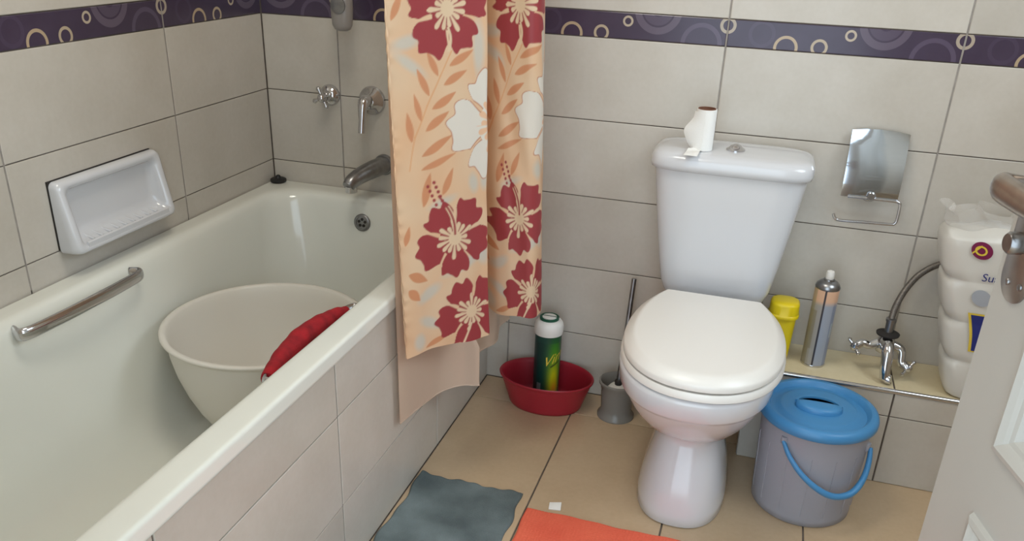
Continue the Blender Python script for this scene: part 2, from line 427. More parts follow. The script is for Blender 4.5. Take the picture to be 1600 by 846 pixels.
# ---------------------------------------------------------------- soap dish
def soap_dish():
    t = empty('soap_dish', (0, -.662, .652))
    # outline in local (y, z); x is depth out of the wall
    hw, hh = .158, .076
    def ring(w, h, r, x, dz=0, tilt=0):
        return [(x+tilt*(h-(p[1]-dz))/(2*h), p[0], p[1]) for p in [(q[0], q[1]+dz) for q in rrect(-w, w, -h, h, r, 0, 6)]]
    R = [ring(hw, hh, .012, 0), ring(hw, hh, .014, .010, 0, .018), ring(hw-.003, hh-.003, .014, .017, 0, .026), ring(hw-.010, hh-.008, .014, .021, 0, .028), ring(hw-.019, hh-.016, .016, .019, 0, .026),
         ring(hw-.024, hh-.022, .016, .010, .0, .016), ring(hw-.027, hh-.026, .018, .003, .004, .006), ring(hw-.040, hh-.036, .018, .0015, .008)]
    R = [[(x+.004, y, z) for x, y, z in r] for r in R]
    link('dish', loft('dish', R, True, True, True, 70), t, M['ceramic'])
    link('gap_shade_sheet', box('gap_shade_sheet', 0, .0035, -hw-.001, hw-.01, -hh+.01, hh+.0018), t, M['dark'])  # added dark sheet stands in for the shaded gap behind the dish
    # tray lip with drainage ribs
    tray = loft('tray', [[(x, y, -.055+z) for x, z in ((.004, -.016), (.040, -.017), (.0505, -.010), (.051, .002), (.047, .004), (.042, -.002), (.004, .006))] for y in (-.128, -.11, 0, .11, .128)], True, True, True, 40)
    tr_ = link('tray', tray, t, M['ceramic'])
    for i in range(9):
        y = -.1+i*.025
        link('rib', tube('rib', [(.008, y, -.0485), (.040, y, -.0555)], .0035, 8), tr_, M['ceramic'])
    tag(t, 'white ceramic soap dish with ribbed tray fixed to the tiled wall', 'soap dish')
soap_dish()

# ---------------------------------------------------------------- bath taps
def along_y(me, loc):
    me.transform(Matrix.Translation(loc) @ Matrix.Rotation(PI/2, 4, 'X')); return me   # z -> -y
def cross_valve():
    t = empty('stop_valve', (.196, 0, .783))
    fl = link('flange', along_y(lathe('flange', [(.029, 0), (.029, .004), (.025, .012), (.014, .018), (.0125, .034), (.010, .036)], 36), (0, 0, 0)), t, M['chrome'])
    hd = link('handle_hub', along_y(lathe('handle_hub', [(.009, .034), (.0125, .038), (.0125, .052), (.008, .060), (.003, .062)], 24), (0, 0, 0)), t, M['chrome'])
    for a in range(4):
        an = math.radians(25+90*a); dx, dz = math.cos(an), math.sin(an)
        link('spoke', tube('spoke', [(dx*.006, -.046, dz*.006), (dx*.018, -.046, dz*.018), (dx*.026, -.046, dz*.026), (dx*.031, -.046, dz*.031)], [.0045, .004, .0068, .003], 12), hd, M['chrome'])
    tag(t, 'chrome cross-handle valve on the tiled wall above the bath', 'valve')
cross_valve()
def lever_mixer():
    t = empty('lever_mixer', (.322, 0, .779))
    link('flange', along_y(lathe('flange', [(.0385, 0), (.0385, .004), (.035, .011), (.024, .018), (.020, .032), (.017, .034)], 40), (0, 0, 0)), t, M['chrome'])
    lv = link('lever', tube('lever', catmull([(0, -.034, .006), (.001, -.054, .004), (.002, -.066, -.012), (.003, -.074, -.040), (.003, -.080, -.072)], 6),
              interp([.017, .0165, .0125, .0085, .0088], 6), 18), t, M['chrome'])
    link('cap', along_y(lathe('cap', [(.0075, .058), (.0075, .0655), (.004, .0668)], 18), (.001, 0, .006)), lv, M['dark'])
    tag(t, 'chrome single-lever shower mixer on the wall beside the curtain', 'tap')
lever_mixer()
def spout():
    t = empty('bath_spout', (.352, 0, .606))
    link('flange', along_y(lathe('flange', [(.029, 0), (.029, .006), (.026, .010)], 36), (0, 0, 0)), t, M['chrome_dull'])
    link('spout_body', tube('spout_body', catmull([(0, -.004, 0), (-.010, -.05, -.002), (-.022, -.10, -.007), (-.031, -.135, -.016), (-.036, -.152, -.028)], 6), interp([.024, .0245, .0225, .020, .0165], 6), 24), t, M['chrome_dull'])
    link('outlet', lathe('outlet', [(.0155, 0), (.0155, .016), (.012, .018)], 24, (-.033, -.140, -.045)), t, M['chrome'])
    tag(t, 'chrome bath spout jutting from the wall below the lever mixer', 'tap')
spout()
def shower():
    t = empty('hand_shower', (.287, -.085, .965))
    R = []
    for z, a, b_ in ((.0, .012, .010), (.004, .021, .016), (.014, .0265, .020), (.05, .0295, .022), (.10, .029, .021), (.14, .022, .018), (.17, .015, .014), (.30, .012, .012), (.315, .009, .009)):
        R.append([(a*math.cos(2*PI*j/28), b_*math.sin(2*PI*j/28), z) for j in range(28)])
    link('head', loft('head', R, True, True, True, 60), t, M['greyplastic'])
    link('spray_plate', along_y(lathe('spray_plate', [(.020, .0), (.020, .004), (.016, .005)], 24), (0, -.019, .062)), t, M['chrome_dull'])
    link('wall_bracket', tube('wall_bracket', [(0, .085, .27), (0, .04, .27), (0, 0, .27)], [.022, .014, .016], 16), t, M['chrome'])
    tag(t, 'grey hand shower hanging in front of the dark border above the taps', 'shower head')
shower()

# ---------------------------------------------------------------- shower curtain, liner, rod
PK = [  # x, y, print coordinate q
 (.7105, -.6790, -.004),
 (0.7128, -0.6753, 0.0),
 (0.7535, -0.6183, 0.073),
 (0.7942, -0.5614, 0.146),
 (0.8239, -0.5202, 0.2),
 (0.8339, -0.5069, 0.219),
 (0.8267, -0.4973, 0.235),
 (0.7932, -0.4743, 0.28),
 (0.7640, -0.3786, 0.42),
 (0.7735, -0.3560, 0.445),
 (0.8172, -0.3978, 0.47),
 (0.8583, -0.4054, 0.53),
 (0.8889, -0.4045, 0.574),
 (0.9042, -0.393, 0.595),
 (0.9081, -0.3643, 0.63),
 (0.8947, -0.3116, 0.69),
 (0.8717, -0.2542, 0.76),
 (0.8669, -0.2064, 0.82)]
PERIOD = .42
def srgb_lin(a):
    a = np.asarray(a, float)/255.0
    return np.where(a <= .04045, a/12.92, ((a+.055)/1.055)**2.4)
def curtain_print(Q, Z):
    """flat printed pattern of the cloth as colours, by cloth coordinates q (across) and z (up)"""
    q = np.mod(Q+.10, PERIOD)-.10
    base = srgb_lin((232, 202, 168)); out = np.empty(Q.shape+(3,)); out[:] = base
    w = .5+.5*np.sin(q*31+np.sin(Z*19)*1.7+Z*9)*np.cos(Z*23-q*15)
    out += (srgb_lin((230, 186, 146))-base)*(w*.8)[..., None]
    def put(mask, rgb, a=1.0):
        m = np.clip(mask, 0, 1)[..., None]*a; out[:] = out*(1-m)+srgb_lin(rgb)*m
    def soft(d, e=.0011): return np.clip(.5-d/(2*e), 0, 1)       # d<0 inside
    def ellipse(cx, cz, a, b, ang):
        c, s = math.cos(ang), math.sin(ang); x = (q-cx)*c+(Z-cz)*s; y = -(q-cx)*s+(Z-cz)*c
        return (np.sqrt((x/a)**2+(y/b)**2)-1)*min(a, b)
    def leaf(x0, z0, x1, z1, wd):
        L = math.hypot(x1-x0, z1-z0); c, s = (x1-x0)/L, (z1-z0)/L
        u = ((q-x0)*c+(Z-z0)*s)/L; v = -(q-x0)*s+(Z-z0)*c
        prof = wd*np.sin(np.clip(u, 0, 1)*PI)**.8*(1.15-.5*u)
        return np.where((u > 0) & (u < 1), np.abs(v)-prof, 1.0)
    # pale grey-blue brush marks
    for cx, cz, a, b, an in ((.035, 1.02, .03, .012, .2), (.04, .98, .035, .010, -.6), (.20, 1.0, .012, .05, 0), (.06, .50, .03, .013, .5), (.18, .73, .012, .02, .2), (.21, .73, .010, .018, 0), (.10, .70, .028, .008, .3),
                            (.06, .43, .028, .012, -.5), (.20, .57, .016, .03, .3), (.03, .39, .014, .02, 0), (.15, .55, .05, .012, .3), (.27, .60, .03, .02, .5), (.30, .95, .03, .05, .3)):
        put(soft(ellipse(cx, cz, a, b, an), .005), (206, 206, 196), .75)
    # branch with long leaves
    orange = (214, 150, 110)
    st = [(.135, 1.0), (.105, .955), (.075, .90), (.045, .84), (.028, .775)]
    for (x0, z0), (x1, z1) in zip(st, st[1:]):
        L = math.hypot(x1-x0, z1-z0); u = np.clip(((q-x0)*(x1-x0)+(Z-z0)*(z1-z0))/L**2, 0, 1)
        put(soft(np.hypot(q-x0-u*(x1-x0), Z-z0-u*(z1-z0))-.0013), (226, 166, 118), .9)
    for lf in ((.128, .972, .188, 1.000, .0085), (.112, .937, .170, .962, .0088), (.085, .892, .142, .922, .0092), (.068, .850, .122, .886, .0092), (.058, .800, .128, .838, .0095), (.055, .772, .136, .800, .0075),
               (.100, .955, .078, 1.003, .0075), (.080, .918, .055, .972, .008), (.060, .870, .046, .925, .0072), (.038, .83, .030, .890, .0085),
               (.055, .695, .075, .765, .0105), (.100, .715, .128, .770, .0090), (.010, .555, .058, .530, .012), (.008, .520, .035, .490, .012), (.005, .62, .02, .66, .008),
               (.045, .368, .11, .392, .008), (.005, 1.06, .03, 1.11, .008)):
        put(soft(leaf(*lf)), orange)
    def flower(cx, cz, R, rot, red, inner, outline=None, stamen=None, stretch=1.0):
        dx, dz = (q-cx), (Z-cz)*stretch; r = np.hypot(dx, dz)/R; th = np.arctan2(dz, dx)-math.radians(rot)
        k = np.round(th/(2*PI/5)); d = th-k*2*PI/5; dd = d/(PI/5)
        kk = np.mod(k, 5)
        Rp = (.99-.05*np.cos(kk*2.3))*(1-.30*np.abs(dd)**3.2)+.060*np.cos(dd*PI*3.0+.9*np.sin(kk*1.9))+.02*np.sin(dd*PI*5+kk)
        gapw = .035+.018*np.sin(r*9+kk)
        side = np.abs(np.sin(PI/5-np.abs(d)))*r
        m = soft((r-Rp)*R)*soft((gapw-side)*R*np.where(r > .42, 1, -1)-np.where(r > .42, 0, 1.0))
        if outline is not None:
            put(soft((r-Rp)*R-.0022)*(soft((gapw-side)*R-.0022)), outline)
        put(m, red)
        # star of stamens in the ground colour
        sp = np.abs(np.sin(th*7.5+.6))*r/7.5*2.2
        ln = .44+.10*np.sin(np.floor((th*7.5+.6)/PI+.5)*2.4)
        star = np.minimum(np.where(r < ln, sp*(-1)+.0, 1), 1)
        dist = np.abs(np.mod(th*7.5+.6+PI/2, PI)-PI/2)/7.5*r          # distance to the nearest spoke axis
        tt = r/ln; wdt = (.012+.058*np.clip(tt, 0, 1)**1.5)*np.sqrt(1-np.clip((tt-.78)/.22, 0, 1)**2)
        put(soft((dist-wdt)*R)*soft((r-ln)*R)*m.clip(0, 1), inner)
        put(soft((r-.17)*R), inner)
        if stamen is not None:
            ax, az = stamen
            for wd_, col_ in ((.0050, inner), (.0024, red)):
                for u in np.linspace(.1, 1, 30):
                    bx = cx+ax*u+.012*math.sin(u*PI); bz = cz+az*u
                    put(soft(np.hypot(q-bx, Z-bz)-wd_)*(1 if wd_ < .004 else (1 if u < .75 else 0)), col_)
            for i in range(10):
                u = .86+.105*(i//2); s_ = (-1)**i*.0070
                put(soft(np.hypot(q-(cx+ax*u*1.15+s_), Z-(cz+az*u+s_*.5))-.0036), red)
    red = (162, 66, 70); cream = (232, 206, 172)
    flower(.128, 1.078, .092, 306, red, cream)
    # stem of the top flower
    put(soft(np.abs(q-.128-.006*np.sin((Z-1.0)*70))-.003)*((Z > 1.0) & (Z < 1.045)), cream)
    flower(.245, .848, .118, 250, (232, 226, 214), (238, 196, 160), outline=(196, 130, 100))
    flower(.128, .615, .092, 270, red, cream, stamen=(-.036, .098))
    flower(.168, .432, .088, 262, red, cream)
    put(soft(np.abs(q-.155-(Z-.38)*.5)-.0028)*((Z > .355) & (Z < .405)), cream)
    put(soft(np.abs(q-.140-(Z-.38)*.9)-.0028)*((Z > .355) & (Z < .40)), red)
    return np.clip(out, 0, 1)
def curtain():
    t = empty('shower_curtain', (.79, -.45, .398))
    P = catmull(PK, 34); P = np.array([(p.x, p.y, p.z) for p in P]); n = len(P)
    zb, zt = .398, 1.93
    zs = np.concatenate([np.arange(zb, 1.48, .0018), np.arange(1.482, zt+.001, .006)])
    m = len(zs); Z = np.repeat(zs[:, None], n, 1); Q = np.repeat(P[None, :, 2], m, 0)
    g = (zs-zb)/.74
    X = P[None, :, 0]-.018*g[:, None]; Y = P[None, :, 1]-.024*g[:, None]
    # folds, puckered hem, gathers towards the rod
    T = np.gradient(P[:, :2], axis=0); T /= np.linalg.norm(T, axis=1)[:, None]; Nn = np.stack([T[:, 1], -T[:, 0]], 1)
    amp = .0022*np.sin(Q*38+Z*4)+.0016*np.sin(Q*17-Z*9)+.0010*np.sin(Q*90+Z*15+3*np.sin(Z*8))
    hem = np.exp(-((Q+.02)/.022)**2); amp += hem*(.0016*np.sin(Z*190+2*np.sin(Z*37))+.001*np.sin(Z*71))
    X = X+Nn[None, :, 0]*amp; Y = Y+Nn[None, :, 1]*amp
    top = np.clip((Z-1.25)/(zt-1.25), 0, 1)**1.5
    X = X*(1-.55*top)+.76*.55*top
    Zg = Z.copy(); Zg += np.where(Z < .438, (.438-Z)/.04, 0)*(.004*np.sin(Q*26)+.012*np.clip((Q-.60)/.1, 0, 1)*np.ones_like(Z))
    V = np.stack([X, Y, Zg], -1).reshape(-1, 3)
    idx = np.arange(m*n).reshape(m, n)
    Fc = np.stack([idx[:-1, :-1], idx[:-1, 1:], idx[1:, 1:], idx[1:, :-1]], -1).reshape(-1, 4)
    me = bpy.data.meshes.new('printed_cloth')
    me.vertices.add(len(V)); me.vertices.foreach_set('co', V.astype(np.float32).ravel())
    me.loops.add(Fc.size); me.loops.foreach_set('vertex_index', Fc.astype(np.int32).ravel())
    me.polygons.add(len(Fc)); me.polygons.foreach_set('loop_start', np.arange(0, Fc.size, 4, dtype=np.int32))
    me.update(calc_edges=True); me.polygons.foreach_set('use_smooth', np.ones(len(Fc), bool))
    # the print repeats up the cloth every 0.64 m
    Zp = np.where(Z > 1.17, Z-.64*np.ceil((Z-1.17)/.64), Z)
    C_ = curtain_print(Q, (Zp-.0530)/.957)      # print scale
    at = me.color_attributes.new('print', 'FLOAT_COLOR', 'POINT')
    at.data.foreach_set('color', np.concatenate([C_.reshape(-1, 3), np.ones((m*n, 1))], 1).astype(np.float32).ravel())
    me.transform(Matrix.Translation((-.79, .45, -.398)))
    link('printed_cloth', me, t, M['curtain'])
    tag(t, 'peach shower curtain printed with red and white hibiscus flowers and leaves', 'curtain')
curtain()
def liner():
    pts = catmull([(.682, -.660, 0), (.684, -.645, 0), (.697, -.57, 0), (.716, -.495, 0), (.750, -.452, 0), (.783, -.440, 0), (.786, -.432, 0), (.750, -.40, 0), (.725, -.34, 0), (.735, -.26, 0), (.755, -.2, 0), (.735, -.11, 0), (.745, -.05, 0)], 10)
    zs = [.22+i*.017 for i in range(16)]+[.475+i*.035 for i in range(1, 42)]; n = len(pts); V = []; Fc = []
    for iz, z in enumerate(zs):
        g = max(0, (z-1.25)/.68)**1.5
        for i, p in enumerate(pts):
            lean = (z-.22)/.9
            tuck = min(1, max(0, z-.325)/.10); px = p.x-.6*tuck*max(0, p.x-.70)
            V.append((px*(1-.5*g)+.735*.5*g-.004*lean, p.y-.012*lean, z))
    for a in range(len(zs)-1):
        for i in range(n-1): Fc.append((a*n+i, a*n+i+1, (a+1)*n+i+1, (a+1)*n+i))
    me = mesh('curtain_liner', V, Fc)
    o = link('curtain_liner', me, None, M['liner'])
    hem = tube('hem', [Vector((p.x, p.y, .2205)) for p in pts], .0016, 6); link('hem', hem, o, M['liner'])
    tag(o, 'plain beige plastic curtain liner hanging behind the flowered curtain against the bath panel', 'curtain liner')
liner()
def rod():
    t = empty('curtain_rod', (.755, -.92, 1.955))
    link('tube', tube('tube', [(0, ROOM_Y+.92+.003, 0), (0, .917, 0)], .0125, 16), t, M['chrome'])
    for y, s in ((.917, -1), (ROOM_Y+.923, 1)):
        link('end_flange', tube('end_flange', [(0, y, 0), (0, y+s*.012, 0)], .026, 20), t, M['chrome'])
    tag(t, 'chrome rail carrying the flowered shower curtain', 'curtain rail')
rod()

# ---------------------------------------------------------------- toilet
def toilet():
    xc = 1.288
    t = empty('toilet', (xc, -.36, 0))
    def L(name, me, m, p=t):
        me.transform(Matrix.Translation((-xc, .36, 0))); return link(name, me, p, m)
    S = lambda z, a, yf, yb, yc, n=2.3: sell(xc, a, yf, yb, yc, z, n)
    pan = [S(0, .098, -.525, -.13, -.36, 2.5), S(.004, .103, -.530, -.125, -.36, 2.5), S(.03, .1025, -.529, -.125, -.36, 2.5), S(.07, .096, -.522, -.13, -.36, 2.5), S(.11, .087, -.509, -.135, -.36, 2.5), S(.15, .078, -.492, -.14, -.36, 2.5),
           S(.18, .0725, -.478, -.14, -.36, 2.4), S(.196, .0715, -.474, -.14, -.36, 2.4), S(.204, .078, -.480, -.14, -.365, 2.3), S(.218, .096, -.505, -.135, -.37), S(.24, .115, -.540, -.13, -.38), S(.27, .132, -.574, -.12, -.39),
           S(.30, .1455, -.602, -.10, -.40), S(.332, .1565, -.626, -.06, -.41), S(.338, .1585, -.630, -.05, -.41), S(.342, .163, -.637, -.05, -.41), S(.348, .1655, -.641, -.04, -.41), S(.385, .1695, -.650, -.035, -.41), S(.393, .167, -.647, -.035, -.41), S(.395, .16, -.64, -.04, -.41)]
    L('pan', loft('pan', pan, True, True, True, 75), M['ceramic'])
    B = lambda z, a, yf, yb=-.215, yc=-.42: sell(xc+.006, a, yf, -.14, yc, z, 2.2, 96, yb)
    L('seat', loft('seat', [B(.3965, .169, -.645), B(.399, .1735, -.650), B(.410, .1735, -.650), B(.4145, .170, -.646)], True, True, True, 45), M['seat'])
    lid = [B(.4185, .165, -.641), B(.4195, .170, -.647), B(.4290, .1705, -.6475), B(.4335, .168, -.645), B(.4435, .153, -.628), B(.4455, .1495, -.623), B(.4462, .144, -.616)]
    L('seat_lid', loft('seat_lid', lid, True, True, True, 45), M['seat'])
    for y, w in ((-.600, .05), (-.30, .12)):
        for s in (-1, 1):
            L('lid_buffer', box('lid_buffer', xc+s*w-.012, xc+s*w+.012, y-.006, y+.006, .413, .420, .001), M['white_plastic'])
    for s in (-1, 1):
        L('hinge', tube('hinge', [(xc+s*.075-.018, -.206, .425), (xc+s*.075+.018, -.206, .425)], .010, 14), M['seat'])
        L('hinge_post', lathe('hinge_post', [(.009, 0), (.009, .03)], 14, (xc+s*.075, -.206, .395)), M['seat'])
    # cistern
    K = lambda z, a, yf, yb=-.012, n=5.0: sell(xc, a, yf, yb, (yf+yb)/2, z, n, 88)
    cis = [K(.397, .098, -.135, -.04, 4), K(.402, .112, -.15, -.03, 4.5), K(.418, .1235, -.163, -.02), K(.445, .1325, -.172, -.015), K(.50, .1415, -.178), K(.56, .1505, -.182), K(.62, .159, -.186), K(.68, .167, -.189), K(.727, .173, -.191)]
    L('cistern', loft('cistern', cis, True, True, True, 60), M['ceramic'])
    cl = [K(.7275, .176, -.194, -.008), K(.730, .1815, -.200, -.006), K(.740, .1835, -.203, -.005), K(.754, .1825, -.2015, -.005), K(.763, .178, -.196, -.008), K(.768, .168, -.186, -.015), K(.7705, .15, -.168, -.03), K(.7712, .10, -.13, -.06)]
    L('cistern_lid', loft('cistern_lid', cl, True, True, True, 60), M['ceramic'])
    bt = L('flush_button', lathe('flush_button', [(.0215, 0), (.0215, .0035), (.0185, .005), (.0175, .005), (.012, .011), (.005, .015), (.001, .0155)], 36, (xc+.004, -.115, .7705)), M['chrome'])
    L('supply_pipe', tube('supply_pipe', catmull([(xc+.115, -.05, .44), (xc+.118, -.045, .36), (xc+.124, -.04, .30), (xc+.126, -.02, .285), (xc+.126, -.002, .283)], 6), .006, 10), M['hose'])
    tag(t, 'white close-coupled toilet with its lid closed against the tiled wall', 'toilet')
toilet()

def loose_roll():
    t = empty('toilet_roll', (1.218, -.140, .7715))
    n = 40; h = .092
    V = []; Fc = []
    prof = [(.0195, 0), (.0225, 0), (.0225, h), (.0195, h)]
    core = lathe('core', [(.0192, .001), (.0200, .001), (.0200, h+.0015), (.0180, h+.0015), (.0180, .001)], n, cap0=False, cap1=False)
    link('core', core, t, M['cardboard'])
    sh = lathe('paper_layers', [(.0202, 0), (.0225, .0), (.0228, .02), (.0228, h-.003), (.0224, h), (.0202, h)], n, cap0=False, cap1=False)
    link('paper_layers', sh, t, M['paper'])
    # loose flap leaving the roll on the left
    def sheet(pts):
        V = []; Fc = []; m = len(pts[0])
        for r in pts: V += r
        for i in range(len(pts)-1):
            for j in range(m-1): Fc.append((i*m+j, i*m+j+1, (i+1)*m+j+1, (i+1)*m+j))
        return mesh('loose_flap', V, Fc)
    rowsz = []
    for i in range(13):
        z = h*.93*i/12+.002
        reach = .020*math.sin(PI*min(1, (i/12)*1.15))**1.2+.003 if i < 11 else .003
        row = []
        for j in range(7):
            u = j/6; a = math.radians(200+70*(1-u)); bx, by = .0232*math.cos(a), .0232*math.sin(a)
            row.append((bx-reach*u-.001*math.sin(i*1.3), by*(1-u*.2)-.004*u, z))
        rowsz.append(row)
    link('loose_flap', sheet(rowsz), t, M['paper'])
    # tail lying on the lid
    tl = []
    for i in range(9):
        u = i/8
        tl.append([(-.028+.030*j/4-.006*u, -.018-.052*u+.004*math.sin(u*5), .0035+.003*math.sin(u*7+j)*(1-u)-(.0 if u < .7 else (u-.7)*.012)) for j in range(5)])
    link('paper_tail', sheet(tl), t, M['paper'])
    tag(t, 'nearly finished toilet roll with a loose end standing on the cistern lid', 'toilet roll')
loose_roll()

# ---------------------------------------------------------------- toilet paper holder
def holder():
    t = empty('toilet_paper_holder', (1.605, 0, .74))
    w = .0625
    rg = []
    for i in range(15):
        u = i/14; z = .083-.150*u
        out = .014+.030*math.sin(PI*min(1, u*.62))**1.0
        rg.append((out, z))
    V = []; Fc = []
    def ring(off):
        rr = []
        for (o_, z) in rg:
            rr.append([(x, -(o_+off), z+.006*(1-(x/w)**2)*(1 if z > .07 else 0)) for x in (-w, -w*.92, -w*.5, 0, w*.5, w*.92, w)])
        return rr
    A, B_ = ring(0), ring(-.0018); m = 7
    for r in A+B_: V += r
    k = len(rg)
    for base in (0, k*m):
        for i in range(k-1):
            for j in range(m-1): Fc.append((base+i*m+j, base+i*m+j+1, base+(i+1)*m+j+1, base+(i+1)*m+j))
    for i in range(k-1):
        for j in (0, m-1): Fc.append((i*m+j, (i+1)*m+j, k*m+(i+1)*m+j, k*m+i*m+j))
    for j in range(m-1):
        for i in (0, k-1): Fc.append((i*m+j, i*m+j+1, k*m+i*m+j+1, k*m+i*m+j))
    link('cover', mesh('cover', V, Fc, True, 40), t, M['mirror_chrome'])
    link('wall_rose', along_y(lathe('wall_rose', [(.021, 0), (.021, .010), (.018, .014), (.013, .016)], 32), (.004, 0, -.062)), t, M['chrome'])
    link('mount_post', along_y(lathe('mount_post', [(.011, .012), (.011, .045), (.008, .050)], 24), (.004, 0, -.060)), t, M['chrome'])
    wire = catmull([(-.046, -.044, -.066), (0, -.044, -.066), (.050, -.044, -.066), (.066, -.044, -.068), (.0705, -.044, -.076), (.0705, -.044, -.108), (.067, -.044, -.119), (.056, -.044, -.122), (0, -.044, -.124), (-.052, -.044, -.126), (-.064, -.044, -.122), (-.070, -.044, -.112)], 5)
    link('wire_arm', tube('wire_arm', wire, .0036, 12, up=(0, 1, 0)), t, M['chrome'])
    tag(t, 'chrome toilet paper holder with curved cover and empty wire arm on the wall', 'paper holder')
holder()

# ---------------------------------------------------------------- bucket
def bucket():
    t = empty('bucket', (1.563, -.318, 0))
    H = .252
    P = [(.09, 0), (.108, 0), (.112, .004), (.1125, .02), (.115, .09), (.1185, .19), (.120, H), (.1178, H), (.1163, .19), (.113, .09), (.1105, .02), (.105, .006), (.05, .005)]
    link('body', lathe('body', P, 64, sharp=60), t, M['bucket'])
    for a in range(14):       # faint moulded ribs
        an = 2*PI*a/14+.2; c, s = math.cos(an), math.sin(an)
        link('moulded_rib', tube('moulded_rib', [(c*.1130, s*.1130, .03), (c*.1155, s*.1155, .10), (c*.1188, s*.1188, .185)], .0012, 6), t, M['bucket'])
    LP = [(.119, H-.014), (.1275, H-.015), (.1310, H-.011), (.1315, H-.002), (.1285, H+.006), (.1215, H+.010), (.113, H+.0095), (.108, H+.004), (.105, H-.002), (.092, H-.002), (.085, H+.002), (.080, H+.003), (.04, H+.003), (.01, H+.003)]
    lid = link('lid', lathe('lid', LP, 72, sharp=40), t, M['blue'])
    # grip moulded in the lid: half moon well and raised half moon
    well = []
    me = loft('grip', [[(.052*math.cos(PI*j/24)*s, -.038*math.sin(PI*j/24)*s-.002, H+z) for j in range(25)] for s, z in ((1.0, .002), (.98, .010), (.90, .0145), (.70, .017), (.3, .018))], True, True, True, 50)
    g = link('grip', me, lid, M['blue'])
    me = loft('grip_ridge', [[(.052*math.cos(PI*j/24)*s, .034*math.sin(PI*j/24)*s+.010, H+z) for j in range(25)] for s, z in ((1.0, .002), (1.0, .007), (.93, .008), (.86, .007), (.84, .003))], True, True, True, 50)
    link('grip_ridge', me, lid, M['blue'])
    # wire-less plastic bail hanging down at the front
    def at(deg, r, z): a = math.radians(deg); return (r*math.cos(a), r*math.sin(a), z)
    hp = catmull([at(236, .123, .212), at(246, .128, .185), at(260, .1325, .155), at(276, .136, .128), at(292, .138, .110), at(308, .138, .108), at(320, .137, .120), at(330, .135, .142), at(338, .131, .170), at(343, .126, .196)], 6)
    link('bail_handle', tube('bail_handle', hp, interp([.005, .006, .007, .008, .009, .0095, .0095, .0085, .0075, .006], 6), 12, .8), t, M['blue'])
    for deg, z in ((236, .212), (343, .196)):
        x, y, _ = at(deg, .118, z)
        link('handle_ear', lathe('handle_ear', [(.0075, -.009), (.0085, 0), (.0075, .009)], 14, (x, y, z)), t, M['bucket'])
    tag(t, 'translucent white bucket with blue lid and blue handle beside the toilet', 'bucket')
bucket()

# ---------------------------------------------------------------- red bowl with scouring powder
def red_bowl():
    t = empty('red_bowl', (.872, -.097, 0))
    P = [(.55, 0), (.74, .0), (.77, .006), (.80, .02), (.88, .052), (.955, .080), (.965, .084), (.99, .086), (1.0, .091), (.985, .0935), (.955, .092), (.925, .080), (.85, .052), (.77, .02), (.73, .010), (.4, .007)]
    link('bowl', lathe('bowl', P, 72, sx=.134, sy=.0935, sharp=80), t, M['redplastic'])
    tag(t, 'oval red plastic bowl on the floor against the back wall', 'bowl')
red_bowl()
def printed(me, fn):
    n = len(me.vertices); co = np.empty(n*3, np.float32); me.vertices.foreach_get('co', co); co = co.reshape(-1, 3)
    c = np.concatenate([fn(co), np.ones((n, 1))], 1).astype(np.float32)
    at = me.color_attributes.new('print', 'FLOAT_COLOR', 'POINT'); at.data.foreach_set('color', c.ravel())
def wrap_text(me, r, ang0, z0):
    bm = bmesh.new(); bm.from_mesh(me); bmesh.ops.triangulate(bm, faces=bm.faces)
    bmesh.ops.subdivide_edges(bm, edges=bm.edges[:], cuts=1)
    for v in bm.verts:
        a = ang0+v.co.x/r; v.co = Vector((r*math.cos(a), r*math.sin(a), z0+v.co.y))
    bm.to_mesh(me); bm.free(); return me
